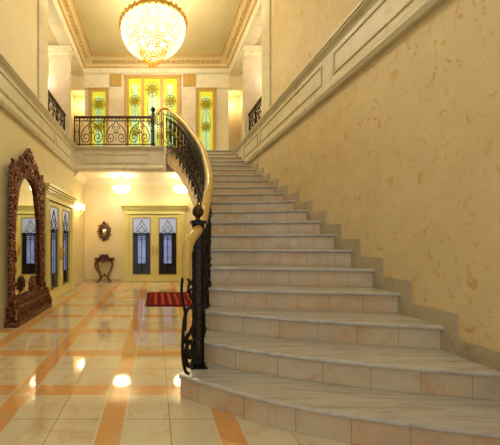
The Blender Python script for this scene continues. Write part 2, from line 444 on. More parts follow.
# back wall: pink pilasters beside the central window with ochre grilles above
m = MB()
for xa, xb in ((-1.28, -.84), (.73, 1.13)): m.box(xa, xb, YB-.035, YB, ZG, 5.33)
struct(m.build('trim_14', M['pink']))
for nm, (xa, xb), sd in (('a', (-1.25, -.92), 'left'), ('b', (.78, 1.12), 'right')):
    t = thing('wall_grille', 'ochre fluted square plaque on wall %s of the triple stained window' % sd, 'wall plaque', ((xa+xb)/2, YB, 5.40))
    MB().box(xa, xb, YB-.03, YB, 5.40, 5.73).build('back_plate', M['ochre'], t)
    m = MB()
    for k in range(2):
        x0 = xa+.02+k*(xb-xa)/2; x1 = x0+(xb-xa)/2-.04
        panel_outline(m, 'y', YB-.03, x0, x1, 5.42, 5.71, -1, .018, .015)
        m.box((x0+x1)/2-.015, (x0+x1)/2+.015, YB-.045, YB-.03, 5.45, 5.68)
    m.build('fluting', M['rail_wood'], t)

# stained windows
def rosette(m, x, z, r, y):
    for k in range(8):
        a = k*PI/4
        m.tube([(x, y, z), (x+r*.5*math.cos(a+.25), y, z+r*.5*math.sin(a+.25)), (x+r*math.cos(a), y, z+r*math.sin(a))], .009, 5)
    m.tube([(x+r*math.cos(q*PI/9), y, z+r*math.sin(q*PI/9)) for q in range(18)], .010, 5, True)
    m.ell((x, y+.008, z), r*.8, .006, r*.8, 14, 4)
def window(n, xa, xb, z0, z1, panes, fw=.05):
    root = thing('window_%d' % n, '', '', ((xa+xb)/2, YB, z0)); 
    del root['label']; del root['category']; struct(root)
    m = MB(); y0 = YB-.06
    m.box(xa-fw, xb+fw, y0, YB, z1, z1+fw); m.box(xa-fw, xb+fw, y0, YB, z0-fw, z0)
    es = [xa]+[e for p in panes for e in p]+[xb]
    xs = [(xa-fw, panes[0][0])]+[(panes[i][1], panes[i+1][0]) for i in range(len(panes)-1)]+[(panes[-1][1], xb+fw)]
    for a, b in xs: m.box(a, b, y0, YB, z0, z1)
    m.box(xa-fw-.02, xb+fw+.02, y0-.02, YB, z1+fw, z1+fw+.03)
    m.build('window_frame', M['ochre'], root)
    for i, (a, b) in enumerate(panes):
        p = MB(); p.box(a, b, YB-.03, YB-.02, z0, z1); p = p.build('pane', M['green_glass'], root)
        cx = (a+b)/2; w_ = (b-a)
        q = MB(); q.box(cx-w_*.26, cx+w_*.26, YB-.034, YB-.031, z0+.05, z1-.15); q.build('pale_pane_center', M['green_pale'], p)
        mid = (len(panes) == 3 and i == 1)
        zz = z1-.30 if mid else z1-.62
        if len(panes) == 1: zz = z1-.36
        g = MB(); rosette(g, cx, zz, w_*.43, YB-.045)
        rosette(g, cx, zz-.85 if len(panes) == 3 else zz-.62, w_*.33, YB-.045)
        g.tube([(cx, YB-.045, zz-.2), (cx, YB-.045, z0)], .008, 5)
        for s in (-1, 1):
            g.tube([(cx+s*w_*.05, YB-.045, zz-.2-.03*k) if False else (cx+s*(w_*.1+w_*.22*math.sin(k*.35)), YB-.045, zz-.2-.07*k) for k in range(9)], .006, 5)
            g.tube([(cx+s*w_*(.08+.2*abs(math.sin(k*.5))), YB-.045, zz+.15+.05*k) for k in range(5)] , .006, 5) if zz+.4 < z1 else None
        g.build('leading', M['green_dark'], p)
Xp = lambda u: (u-155)*YB/285
window(1, Xp(91.5), Xp(107), 3.50, 5.25, [(Xp(92.5), Xp(106))])
window(2, Xp(127), Xp(178.5), 3.50, 5.60, [(Xp(129), Xp(141.5)), (Xp(144.5), Xp(160)), (Xp(163.5), Xp(176.7))])
window(3, Xp(198), Xp(213.5), 3.50, 5.25, [(Xp(199), Xp(212.5))])

# ---------------------------------------------------------------- panelled double doors
def double_door(n, place, width=1.40, gap=0):
    """built in local a (along), z, d (out of wall) ; place(a, z, d) -> world"""
    root = thing('door_%d' % n, '', '', place(0, 0, 0)); del root['label']; del root['category']; struct(root)
    def bx(m, a0, a1, z0, z1, d0, d1):
        ps = [place(a, z, d) for a in (a0, a1) for z in (z0, z1) for d in (d0, d1)]
        x = [p[0] for p in ps]; y = [p[1] for p in ps]; z = [p[2] for p in ps]
        m.box(min(x), max(x), min(y), max(y), min(z), max(z))
    W = width/2
    m = MB()
    for s in (-1, 1):
        bx(m, s*W, s*(W+.13), 0, 1.86, 0, .05); bx(m, s*(W+.02), s*(W+.05), .12, 1.84, .05, .065); bx(m, s*(W+.08), s*(W+.11), .12, 1.84, .05, .065)
        bx(m, s*(W-.005), s*(W+.145), 0, .12, 0, .07)
    bx(m, -W-.13, W+.13, 1.86, 1.99, 0, .05)
    m.build('casing', M['lime'], root)
    m = MB()
    for z0, z1, d, e in ((1.86, 1.88, .065, .14), (1.96, 1.99, .07, .14), (1.99, 2.03, .09, .16), (2.03, 2.07, .12, .19), (2.07, 2.12, .15, .22)): bx(m, -W-e, W+e, z0, z1, 0.0, d)
    m.build('cornice', M['lime'], root, .006)
    for s in (-1, 1):
        a0, a1 = (.004, W-.004) if s > 0 else (-W+.004, -.004)
        g0_, g1_ = (.12, W-.10) if s > 0 else (-W+.10, -.12)
        lf = MB(); bx(lf, a0, g0_, .01, 1.84, 0, .035); bx(lf, g1_, a1, .01, 1.84, 0, .035); bx(lf, g0_, g1_, .01, .20, 0, .035); bx(lf, g0_, g1_, 1.76, 1.84, 0, .035)
        # arched corners of the glazed opening
        for e, sg in ((g0_, 1), (g1_, -1)):
            poly = [(e, 1.765), (e, 1.70)]+[(e+sg*.09*(1-math.cos(q*PI/12)), 1.70+.065*math.sin(q*PI/12)) for q in range(1, 7)]
            lf.prism(poly, .002, .034, place)
        leaf = lf.build('door_leaf', M['lime'], root)
        e = MB(); bx(e, g0_-.02, g0_, .18, 1.78, .035, .045); bx(e, g1_, g1_+.02, .18, 1.78, .035, .045); bx(e, g0_, g1_, .18, .20, .035, .045); bx(e, g0_, g1_, 1.76, 1.78, .035, .045)
        e.build('beading', M['lime_dark'], leaf)
        p = MB(); bx(p, g0_, g1_, .20, 1.76, .004, .010); p.build('glass_pane', M['frost_dark'], leaf)
        gc = (g0_+g1_)/2; gw = (g1_-g0_)
        p = MB(); bx(p, gc-gw*.22, gc+gw*.22, .50, 1.30, .0102, .0125); p.build('blue_pane', M['frost'], leaf)
        p = MB(); bx(p, g0_+.01, g1_-.01, 1.34, 1.755, .0102, .0125); p.build('upper_pane', M['frost_lit'], leaf)
        o = MB(); D = .02
        def T(pts, r=.007): o.tube([place(a, z, D) for a, z in pts], r, 5)
        T([(g0_, 1.33), (g1_, 1.33)], .012); T([(g0_, 1.27), (g1_, 1.27)], .009)
        T([(gc, .25), (gc, 1.27)], .008)
        for q in (-1, 1):
            T([(gc+q*gw*.24, .5), (gc+q*gw*.24, 1.27)], .007)
            T([(gc+q*gw*.05*(k % 2), .3+.01*k) for k in range(3)])
            T([(gc+q*.02, 1.34), (gc+q*gw*.3, 1.45), (gc+q*gw*.1, 1.60), (gc, 1.70)], .008)
            T([(gc+q*gw*.42, 1.34), (gc+q*gw*.2, 1.40), (gc, 1.54)], .007)
            T([(gc+q*gw*.36*math.sin(k*.4), 1.30-.03*math.cos(k*.8)) for k in range(8)], .010)
            T([(gc+q*(gw*.12+gw*.1*math.cos(k*.7)), 1.19+.04*math.sin(k*.7)) for k in range(9)], .008)
        T([(g0_, .48), (g1_, .48)], .008); T([(gc+.03*math.cos(k*.7), 1.30+.03*math.sin(k*.7)) for k in range(10)], .012)
        o.build('ironwork', M['iron'], leaf)
        h = MB(); a = s*.055
        bx(h, a-.02, a+.02, .72, 1.0, .035, .042)
        h.tube([place(a, .78, .045), place(a, .79, .085), place(a, .86, .095), place(a, .93, .085), place(a, .95, .045)], .011, 6)
        h.build('handle', M['gold'], leaf)
    return root
double_door(1, lambda a, z, d: (-.01+a, YB-d, z), 1.40)
double_door(2, lambda a, z, d: (XL+d, 5.79+a, z), 1.36)

# ---------------------------------------------------------------- staircase
R = .17; N = 20
Xin = [None, .17, .36, .43, .49, .54, .58, .61, .64, .66, .67, .67, .66, .64, .62, .59, .55, .50, .44, .36, .26]
spec = {1: [(.17,2.00),(.28,1.94),(.51,1.77),(.75,1.64),(1.05,1.536),(1.29,1.468),(1.67,1.38),(2.04,1.31)],
        2: [(.36,2.19),(.5,2.10),(.9,1.925),(1.2,1.83),(1.5,1.745),(2.04,1.64)],
        3: [(.43,2.46),(.6,2.37),(1.08,2.20),(1.5,2.10),(2.04,1.99)],
        4: [(.49,2.605),(.8,2.52),(1.2,2.45),(1.6,2.41),(2.04,2.34)],
        5: [(.54,2.81),(1.2,2.75),(2.04,2.62)]}
K = 16
def curve(n):
    if n in spec: pts = spec[n]
    else:
        y = 3.97+(n-9)*.288; d = max(0, (n-12))/8*.33; e = {6: -.2, 7: -.2, 8: -.22, 9: -.2, 10: -.15, 11: -.09, 12: -.05}.get(n, 0)
        x0 = Xin[n]; pts = [(x0, y-d), (x0+.25, y-d*.62), (x0+.6, y-d*.2), (x0+1.0, y+e*.5), (XR, y+e)]
    out = []
    for k in range(K+1):
        x = sm(Xin[n], XR-.001, k/K)
        for (xa, ya), (xb, yb) in zip(pts, pts[1:]):
            if x <= xb+1e-9:
                t = (x-xa)/(xb-xa) if xb > xa else 0; out.append([x, sm(ya, yb, t)]); break
        else: out.append(list(pts[-1]))
    for _ in range(2):                     # round off the polyline
        out = [out[0]]+[[o[0], (a[1]+2*o[1]+b[1])/4] for a, o, b in zip(out, out[1:], out[2:])]+[out[-1]]
    return out
CV = {n: curve(n) for n in range(1, N+1)}
CV[N+1] = [[x, 7.20] for x, y in CV[N]]
CV[N+1][0][1] = 6.86; CV[N+1][1][1] = 7.0
def off(c, dy, dx=0): return [[x+(dx if k == 0 else 0), y+dy] for k, (x, y) in enumerate(c)]
stair = thing('staircase', 'curved marble staircase sweeping up to the gallery, cream risers and grey treads', 'staircase', (1.2, 1.7, 0))
NO = .028; TT = .032
def zs(n): return max(0, n*R-.42) if n > 2 else 0
body = MB()
for n in range(1, N+1):
    a = off(CV[n], NO+.012); b = off(CV[n+1], NO+.012 if n < N else 0)
    if n == 1: a[0][0] += .03
    if n == N: b = off(CV[N+1], 0)
    zt = n*R-TT-.001; za, zb = zs(n), zs(n+1)
    m_ = K+1; vs = []
    a2 = [[x+(.03 if k == 0 else 0), y] for k, (x, y) in enumerate(a)]; b2 = [[x+(.03 if k == 0 else 0), y] for k, (x, y) in enumerate(b)]
    for x, y in a2: vs += [(x, y, za), (x, y, zt)]
    for x, y in b2: vs += [(x, y, zb), (x, y, zt)]
    fs = []
    B = 2*m_
    for k in range(K):
        fs += [(2*k, 2*k+1, 2*k+3, 2*k+2), (B+2*k, B+2*k+2, B+2*k+3, B+2*k+1), (2*k+1, B+2*k+1, B+2*k+3, 2*k+3), (2*k, 2*k+2, B+2*k+2, B+2*k)]
    fs += [(0, B, B+1, 1), (2*K, 2*K+1, B+2*K+1, B+2*K)]
    body.add(vs, fs)
body.build('stringer', M['stringer'], stair)
for n in range(1, N+1):
    # riser slab
    m = MB(); a = off(CV[n], NO); b = off(CV[n], NO+.011)
    a[0][0] += .012; b[0][0] += .012
    z0 = (n-1)*R+.001; z1 = n*R-TT-.001; vs = []
    for x, y in a: vs += [(x, y, z0), (x, y, z1)]
    for x, y in b: vs += [(x, y, z0), (x, y, z1)]
    B = 2*(K+1); fs = []
    for k in range(K): fs += [(2*k, 2*k+1, 2*k+3, 2*k+2), (B+2*k, B+2*k+2, B+2*k+3, B+2*k+1), (2*k+1, B+2*k+1, B+2*k+3, 2*k+3), (2*k, 2*k+2, B+2*k+2, B+2*k)]
    fs += [(0, B, B+1, 1), (2*K, 2*K+1, B+2*K+1, B+2*K)]
    m.add(vs, fs); m.build('riser', M['riser'], stair)
    # tread slab with rounded nosing, overhanging the inner side
    m = MB(); a = CV[n]; b = off(CV[n+1], NO-.001) if n < N else CV[N+1]
    z0 = n*R-TT; z1 = n*R
    prof = [(.020, z0), (.006, z0+.004), (0, z0+.013), (0, z0+.021), (.005, z1-.003), (.016, z1)]
    rows = []
    for dy, z in prof: rows.append([(x-(0 if k else .0), y+dy, z) for k, (x, y) in enumerate(a)])
    rows.append([(x, y, z1) for x, y in b]); rows.append([(x, y, z0) for x, y in b])
    vs = [p for r_ in rows for p in r_]; Q = len(rows); fs = []
    for i in range(Q):
        j = (i+1) % Q
        for k in range(K): fs.append((i*(K+1)+k, j*(K+1)+k, j*(K+1)+k+1, i*(K+1)+k+1))
    fs.append(tuple(i*(K+1) for i in range(Q))); fs.append(tuple(i*(K+1)+K for i in range(Q-1, -1, -1)))
    m.add(vs, fs); o = m.build('tread', M['tread'], stair)
# stepped marble skirting up the right wall
poly = []
top = []
for n in range(1, N+1):
    y0 = CV[n][-1][1]-.07; z = n*R+.11
    if n == 1: top.append((y0, 0))
    top.append((y0, z)); 
    y1 = (CV[n+1][-1][1]-.07) if n < N else 7.2
    top.append((y1, z))
m = MB()
ys = [(CV[n][-1][1]-.07, CV[n+1][-1][1]-.07 if n < N else 7.19, n*R+.11, max(0, (n-1)*R-.04)) for n in range(1, N+1)]
for y0, y1, z1, z0 in ys: m.box(XR-.018, XR-.0005, y0, y1, z0, z1)
struct(m.build('trim_15', M['skirt']))

# ---------------------------------------------------------------- stair railing
def rail_pt(s, h):
    n0 = max(1, min(N, int(math.floor(s)))); n1 = min(N, n0+1); t = s-n0
    def q(n): return Vector((CV[n][0][0]+.012, CV[n][0][1]+.06, n*R))
    if s >= N: p = q(N)
    else: p = q(n0).lerp(q(n1), t)
    return p+Vector((0, 0, h))
sr = thing('stair_railing', 'wrought iron stair railing with honey wooden handrail, curving up beside the steps', 'railing', (.33, 2.12, R))
def smooth(pts, it=2):
    pts = [Vector(p) for p in pts]
    for _ in range(it):
        out = [pts[0]]
        for a, b in zip(pts, pts[1:]): out += [a.lerp(b, .25), a.lerp(b, .75)]
        out.append(pts[-1]); pts = out
    return pts
H = .88
hp = [(.208, 1.87, .865), (.205, 1.87, .95), (.212, 1.89, 1.05), (.25, 1.98, 1.13), (.315, 2.10, 1.185)]
hp += [rail_pt(s, H) for s in (2.3, 3, 4, 5, 6, 7, 8, 9, 10, 11, 12, 13, 14, 15, 16, 17, 18, 19)]
hp += [(.36, 6.76, 4.24), (.22, 6.80, 4.30), (.11, 6.82, 4.25), (.05, 6.83, 4.16)]
MB().tube(smooth(hp), [.030+.010*min(1, k/18) for k in range(len(smooth(hp)))], 10).build('handrail', M['rail_wood'], sr)
MB().tube(smooth([rail_pt(s, .085) for s in range(2, 20)]+[Vector((.22, 6.83, 3.53))], 1), .010, 5).build('bottom_bar', M['iron'], sr)
MB().tube(smooth([rail_pt(s, H-.10) for s in range(2, 20)]+[Vector((.22, 6.83, 4.16))], 1), .009, 5).build('upper_bar', M['iron'], sr)
def finial(m, x, y, z, s=1.0, n=12):
    m.lathe((x, y, z), [(.03*s, 0), (.018*s, .012*s), (.016*s, .022*s), (.034*s, .04*s), (.043*s, .062*s), (.040*s, .086*s), (.024*s, .112*s), (.008*s, .125*s), (.001, .13*s)], n, ruffle=.06)
# newel
nx, ny = .322, 2.135
m = MB(); m.box(nx-.062, nx+.062, ny-.052, ny+.05, R, R+.012); m.build('base_plate', M['iron'], sr)
m = MB(); m.box(nx-.028, nx+.028, ny-.028, ny+.028, R+.012, 1.235)
for z in (.22, .62, 1.05): m.box(nx-.036, nx+.036, ny-.036, ny+.036, z, z+.03)
for dx in (-1, 1):
    for dy in (-1, 1): m.tube([(nx+dx*.034, ny+dy*.034, R+.012), (nx+dx*.034, ny+dy*.034, 1.235)], .007, 5)
newel = m.build('newel_post', M['iron'], sr)
for dx, dy in ((0, -1), (1, 0), (-1, 0)):
    m = MB(); m.box(nx+dx*.0285-.003*abs(dx)-.012*abs(dy), nx+dx*.0285+.003*abs(dx)+.012*abs(dy), ny+dy*.0285-.003*abs(dy)-.012*abs(dx), ny+dy*.0285+.003*abs(dy)+.012*abs(dx), .255, 1.2)
    for z in (.30, .42, .54, .74, .86, .98, 1.14):
        c0 = Vector((nx+dx*.032, ny+dy*.032, z)); q = Vector((abs(dy), abs(dx), 0))
        m.tube([c0+q*.018*math.sin(k*.8)+Vector((dx*.006, dy*.006, -.045+.01*k)) for k in range(10)], .005, 5)
    m.build('scroll_ornament', M['iron_gold'], newel)
m = MB(); m.box(nx-.055, nx+.055, ny-.05, ny+.05, 1.235, 1.26); m.build('newel_cap', M['iron'], newel)
m = MB(); finial(m, nx, ny, 1.26, .98); m.build('finial', M['iron_gold'], newel)
# front scroll below the handrail end
e0 = Vector((.305, 2.085, 0)); dd = Vector((-.135, -.20, 0)).normalized()
def sp(a, z): return Vector((e0.x, e0.y, 0))+dd*a+Vector((0, 0, z))
m = MB()
pts = [sp(.215, .865), sp(.235, .78), sp(.20, .68), sp(.17, .60), sp(.18, .50)]
m.tube(smooth(pts), .011, 6)
c = (.11, .335)
pts = []
for k in range(46):
    a = PI*.80-k*.285; rr = .135*(1-k/52)
    pts.append(sp(c[0]-rr*.72*math.cos(a), c[1]+rr*math.sin(a)*1.05))
pts = [sp(.03, .62), sp(.03, .52)]+pts
m.tube(pts, .014, 6)
m.build('front_scroll', M['iron'], sr)
m = MB()
m.tube(smooth([sp(.02, .60), sp(.12, .66), sp(.19, .60), sp(.215, .45), sp(.215, .33), sp(.18, .22), sp(.13, .19)]), .013, 6)
m.tube([sp(.09+.05*(1-k/20)*math.cos(k*.5), .75+.09*(1-k/20)*math.sin(k*.5)) for k in range(18)], .009, 5)
m.tube(smooth([sp(.02, 1.05), sp(.12, .98), sp(.16, .88), sp(.10, .80)]), .009, 5)
m.build('front_scroll', M['iron'], sr)
def scroll_pts(P, cx, cz, r0, turns, a0, sgn, steps=18, sq=1.0):
    out = []
    for k in range(steps+1):
        t = k/steps; a = a0+sgn*turns*2*PI*t; r = r0*(1-.82*t)
        out.append(P(cx+r*math.cos(a), cz+r*math.sin(a)*sq))
    return out
def base_z(n): return n*R
for n in range(2, N):
    for j, s in enumerate((n+.12, n+.45, n+.79)):
        p = rail_pt(s, 0); zb = n*R+.001
        zt = p.z+H-.03
        m = MB(); m.tube([(p.x, p.y, zb), (p.x, p.y, zt)], .010, 6)
        zm = (zb+zt)/2
        m.lathe((p.x, p.y, zb), [(.022, 0), (.022, .012), (.012, .03)], 8)
        for q in (zm, zb+.25, zt-.18): m.lathe((p.x, p.y, q-.02), [(.009, 0), (.019, .012), (.019, .028), (.009, .04)], 6)
        if j == 0:   # twisted cage in the middle of the bar
            for w_ in range(4): m.tube([(p.x+.026*math.sin(k/8*PI)*math.cos(w_*PI/2+k*.5), p.y+.026*math.sin(k/8*PI)*math.sin(w_*PI/2+k*.5), zm+.04+.14*k/8) for k in range(9)], .0045, 4)
        m.build('baluster', M['iron'], sr)
    # scrolls between the bars
    def Pf(a, z, n=n):
        q = rail_pt(n+.12+a, 0); return Vector((q.x, q.y, q.z+z))
    m = MB()
    for a_, sg in ((.25, 1), (.75, -1)):
        m.tube(scroll_pts(Pf, a_, .24, .22, 1.3, PI/2, sg, 16, .42), .009, 5)
        m.tube(scroll_pts(Pf, a_, .64, .22, 1.3, -PI/2, -sg, 16, .42), .009, 5)
        m.tube([Pf(a_-sg*.22*math.sin(k/8*PI), .33+.22*k/8) for k in range(9)], .009, 5)
        m.ell(Pf(a_, .24), .016, .016, .02, 6, 4); m.ell(Pf(a_, .64), .016, .016, .02, 6, 4)
    m.build('iron_scroll', M['iron_gold'], sr)

# ---------------------------------------------------------------- gallery railing
def rail_panel(m, P, a0, a1, z0, z1, r=.0105):
    cx = (a0+a1)/2; w_ = a1-a0; h = z1-z0
    for s in (-1, 1):
        # big C from the top centre outward, curling inward at the foot
        pts = [P(cx+s*w_*.03, z1-.02*h), P(cx+s*w_*.10, z1-.12*h), P(cx+s*w_*.26, z1-.22*h), P(cx+s*w_*.40, z1-.42*h), P(cx+s*w_*.455, z0+.36*h)]
        sc = []
        c0, c1 = cx+s*w_*.25, z0+.29*h
        for k in range(24):
            t = k/23; a = t*2*PI*1.45; rr = (1-.85*t)
            sc.append(P(c0+s*w_*.205*rr*math.cos(a), c1-h*.26*rr*math.sin(a)))
        m.tube(smooth(pts, 1)+sc, r, 5)
        m.tube([P(cx+s*w_*(.48-.10*k/12*(1-k/14)*2-.05*math.sin(k*.5)), z1-.02*h-.30*h*k/12) for k in range(10)], r*.7, 5)
        m.tube(scroll_pts(P, cx+s*w_*.09, z0+.74*h, w_*.08, 1.1, -PI/2, s, 12), r*.75, 5)
        m.tube(scroll_pts(P, cx+s*w_*.06, z0+.50*h, w_*.055, 1.1, PI/2, -s, 12), r*.75, 5)
    m.tube([P(cx, z0+.1*h), P(cx, z0+.66*h)], r*.7, 5); m.ell(P(cx, z0+.60*h), .014, .014, .035, 6, 4)
gy = YG+.03
gr = thing('gallery_railing', 'black wrought iron railing with lyre scrolls along the gallery edge', 'railing', (-.95, gy, 3.43))
P = lambda a, z: Vector((a, gy, z))
MB().box(-2.0+.06, -.06, gy-.035, gy+.035, 4.06, 4.105).build('handrail', M['dark_wood'], gr, .01)
MB().box(-1.93, -.06, gy-.012, gy+.012, 3.985, 4.003).build('upper_bar', M['iron'], gr)
MB().box(-1.93, -.06, gy-.012, gy+.012, 3.425, 3.443).build('bottom_bar', M['iron'], gr)
xs = [-1.93, -1.81, -1.22, -.65, -.09]
for x in xs: 
    m = MB(); m.box(x-.012, x+.012, gy-.012, gy+.012, 3.376, 4.06); m.ell((x, gy, 3.75), .02, .02, .03, 6, 4); m.build('post', M['iron'], gr)
for a, b in zip(xs[1:], xs[2:]):
    m = MB(); rail_panel(m, P, a+.015, b-.015, 3.45, 3.98); m.build('scroll_panel', M['iron'], gr)
    for k in range(3):
        pass
m = MB()
for s in (-1, 1): m.tube([P(-1.87+s*.035*math.sin(k/8*PI), 3.45+.49*k/8) for k in range(9)], .006, 5)
m.ell(P(-1.87, 3.735), .012, .012, .04, 6, 4); m.build('scroll_panel', M['iron'], gr)
# little collars between the two top bars
for k in range(22): MB().ell((-1.88+k*.085, gy, 4.032), .012, .012, .02, 6, 4).build('bead', M['iron_gold'], gr)
np_ = MB(); np_.box(-.045-.028, -.045+.028, gy-.03, gy+.03, 3.376, 4.17); 
np_.box(-.045-.04, -.045+.04, gy-.04, gy+.04, 4.15, 4.175); np_.box(-.045-.036, -.045+.036, gy-.036, gy+.036, 3.376, 3.45)
npo = np_.build('newel_post', M['iron'], gr); m = MB(); finial(m, -.045, gy, 4.175, 1.25); m.build('finial', M['iron'], npo)
# curved joint panel from the newel to the stair top
m = MB(); 
for x in (.0, .05, .10, .15, .20): m.tube([(x, gy, 3.376), (x, gy, 4.13 if x < .1 else 4.2)], .009, 5)
Pj = lambda a, z: Vector((a, gy, z))
for q in (.075, .16):
    for s in (-1, 1):
        m.tube(scroll_pts(Pj, q, 3.62, .038, 1.2, PI/2, s, 14, 2.2), .006, 5); m.tube(scroll_pts(Pj, q, 3.92, .038, 1.2, -PI/2, s, 14, 2.2), .006, 5)
m.build('corner_scroll', M['iron'], sr)

# side railings in the openings
for sd, x, y0, y1 in (('left', XL-.16, 5.14, 6.66), ('right', XR+.16, 5.40, 6.66)):
    t = thing('side_railing', 'short iron scroll railing in the %s side opening, dark handrail' % sd, 'railing', (x, (y0+y1)/2, 3.43))
    P2 = lambda a, z, x=x: Vector((x, a, z))
    MB().box(x-.035, x+.035, y0, y1, 4.03, 4.08).build('handrail', M['dark_wood'], t, .01)
    MB().box(x-.012, x+.012, y0, y1, 3.95, 3.965).build('upper_bar', M['iron'], t)
    MB().box(x-.012, x+.012, y0, y1, 3.47, 3.485).build('bottom_bar', M['iron'], t)
    nn = 3; 
    for k in range(nn+1):
        y = sm(y0+.02, y1-.02, k/nn); m = MB(); m.box(x-.012, x+.012, y-.012, y+.012, 3.431, 4.03); m.build('post', M['iron'], t)
    for k in range(nn):
        a = sm(y0+.02, y1-.02, k/nn); b = sm(y0+.02, y1-.02, (k+1)/nn)
        m = MB(); rail_panel(m, P2, a+.02, b-.02, 3.49, 3.95); m.build('scroll_panel', M['iron'], t)
for sd, xa, xb, ya, yb in (('l', XL-.30, XL, 5.12, 6.70), ('r', XR, XR+.30, 5.38, 6.70)):
    pass
wbox('trim_16', M['stone_trim'], (XL-.30, XL, 5.13, YB, ZG, 3.43), (XR, XR+.30, 5.39, YB, ZG, 3.43))

# ---------------------------------------------------------------- chandelier
cx, cy = -.035, 5.5
ch = thing('chandelier', 'large round crystal chandelier with gilded rim hanging from the ceiling', 'chandelier', (cx, cy, ZC))
Rm = .62
m = MB()
m.tube([(cx, cy, ZC-.04), (cx, cy, 5.45)], .014, 6); m.lathe((cx, cy, ZC-.05), [(.03, 0), (.12, .02), (.14, .05)], 14)
for k in range(8):
    a = k*PI/4; m.tube([(cx, cy, 5.75), (cx+.3*math.cos(a), cy+.3*math.sin(a), 5.40), (cx+Rm*math.cos(a), cy+Rm*math.sin(a), 5.24)], .008, 5)
m.build('hanging_frame', M['gold'], ch)
m = MB()
q = []
for k in range(48):
    q += [(Rm*1.0, 5.245)]
m.sweep([((cx, cy, 0), (math.cos(k*PI/24), math.sin(k*PI/24))) for k in range(49)], [(Rm-.012, 5.20), (Rm+.012, 5.20), (Rm+.02, 5.25), (Rm-.01, 5.27)])
rim = m.build('gilded_rim', M['gold'], ch)
m = MB()
for k in range(36):
    a = k*PI/18; p = (cx+(Rm+.012)*math.cos(a), cy+(Rm+.012)*math.sin(a), 5.245)
    m.ell(p, .034, .034, .05, 6, 4); m.ell((cx+Rm*1.01*math.cos(a+.087), cy+Rm*1.01*math.sin(a+.087), 5.19), .02, .02, .028, 6, 4)
m.build('gilded_leaf_edge', M['gold'], ch)
m = MB()   # bowl of crystal drops
NR = 15
for i in range(NR):
    t = i/(NR-1); z = 5.18-.44*math.sin(t*1.25)
    rr = Rm*.985*math.cos(t*1.20)
    cnt = int(2*PI*rr/.043)
    for k in range(cnt):
        a = 2*PI*(k+.5*(i % 2))/cnt
        m.octa((cx+rr*math.cos(a), cy+rr*math.sin(a), z), .0165, .030)
o = m.build('crystal_bowl', M['crystal'], ch, recalc=False); o['kind'] = 'stuff'
m = MB()
for i in range(12):
    t = i/11; z = 4.90-.38*t; rr = .265*math.cos(t*1.40)**.8+.01
    cnt = max(5, int(2*PI*rr/.05))
    for k in range(cnt):
        a = 2*PI*(k+.5*(i % 2))/cnt; m.octa((cx+rr*math.cos(a), cy+rr*math.sin(a), z), .018, .032)
m.octa((cx, cy, 4.52), .028, .05)
o = m.build('lower_crystal_cluster', M['amber'], ch, recalc=False); o['kind'] = 'stuff'; o['label'] = 'golden lower cluster ending in a point'
for rr, z, c_ in ((.44, 5.17, 12), (.26, 5.05, 7)):
    for k in range(c_):
        a = 2*PI*k/c_; MB().ell((cx+rr*math.cos(a), cy+rr*math.sin(a), z), .026, .026, .04, 8, 5).build('bulb', M['bulb'], ch)
for k in range(4):
    a = k*PI/2+.4
    point('chandelier_light', (cx+.30*math.cos(a), cy+.30*math.sin(a), 5.36), 30, (1, .93, .76), .10)
point('chandelier_light', (cx, cy, 4.68), 3, WARM, .04)

# bowl ceiling lamps under the gallery
def bowl_lamp(x, y, label):
    t = thing('ceiling_lamp', label, 'ceiling lamp', (x, y, 2.785), 'bowl lamps under the gallery')
    m = MB(); m.lathe((x, y, 2.72), [(.012, 0), (.05, .03), (.06, .064)], 12); 
    for k in range(3):
        a = k*2*PI/3+.5; m.tube([(x, y, 2.73), (x+.2*math.cos(a), y+.2*math.sin(a), 2.50)], .004, 4)
    m.build('hanger', M['gold'], t)
    m = MB(); m.lathe((x, y, 2.34), [(.02, 0), (.10, .012), (.17, .045), (.215, .10), (.23, .155), (.215, .155), (.16, .06), (.03, .02)], 24); m.build('glass_bowl', M['lamp_white'], t)
    m = MB(); m.lathe((x, y, 2.31), [(.004, 0), (.02, .02), (.012, .032)], 8); m.build('finial', M['gold'], t)
    return t
bowl_lamp(-.85, 7.3, 'white glass bowl lamp hanging under the gallery, between console table and double door')
bowl_lamp(.70, 7.3, 'white glass bowl lamp under the gallery, partly hidden by the stair underside')

# wall sconce
def sconce(y, label, z=1.78):
    x = XL
    t = thing('wall_sconce', label, 'wall lamp', (x, y, z))
    m = MB(); m.ell((x+.012, y, z), .012, .03, .09, 8, 6); 
    for s in (-1, 1): m.tube(smooth([(x+.01, y, z-.05), (x+.07, y+s*.03, z-.08), (x+.11, y+s*.09, z-.02), (x+.11, y+s*.09, z+.06)]), .007, 6)
    m.tube([(x+.02, y, z-.05), (x+.03, y, z-.2)], .006, 5)
    m.build('brass_arm', M['gold'], t)
    for s in (-1, 1):
        q = MB(); q.lathe((x+.11, y+s*.09, z+.06), [(.065, 0), (.035, .12), (.03, .12), (.06, .0)], 14); q.build('lamp_shade', M['lamp_shade'], t)
sconce(7.12, 'brass two-arm wall sconce with glowing shades, past the left double door', 1.86)

# ---------------------------------------------------------------- rug
t = thing('rug', 'red oriental patterned rug lying on the tiled floor before the far double door', 'rug', (.44, 5.5, 0))
MB().box(-.10, .98, 4.92, 6.06, .001, .014).build('rug_field', M['rug'], t)
m = MB(); 
m.box(-.16, 1.04, 4.84, 4.92, .001, .013); m.box(-.16, 1.04, 6.06, 6.14, .001, .013); m.box(-.16, -.10, 4.92, 6.06, .001, .013); m.box(.98, 1.04, 4.92, 6.06, .001, .013)
m.build('rug_border', M['rug_border'], t)
for x0, x1 in ((-.19, -.16), (1.04, 1.07)):
    m = MB()
    for k in range(60):
        y = 4.85+k*1.28/60; m.box(x0, x1, y, y+.010, .001, .006)
    m.build('fringe', M['fringe'], t)

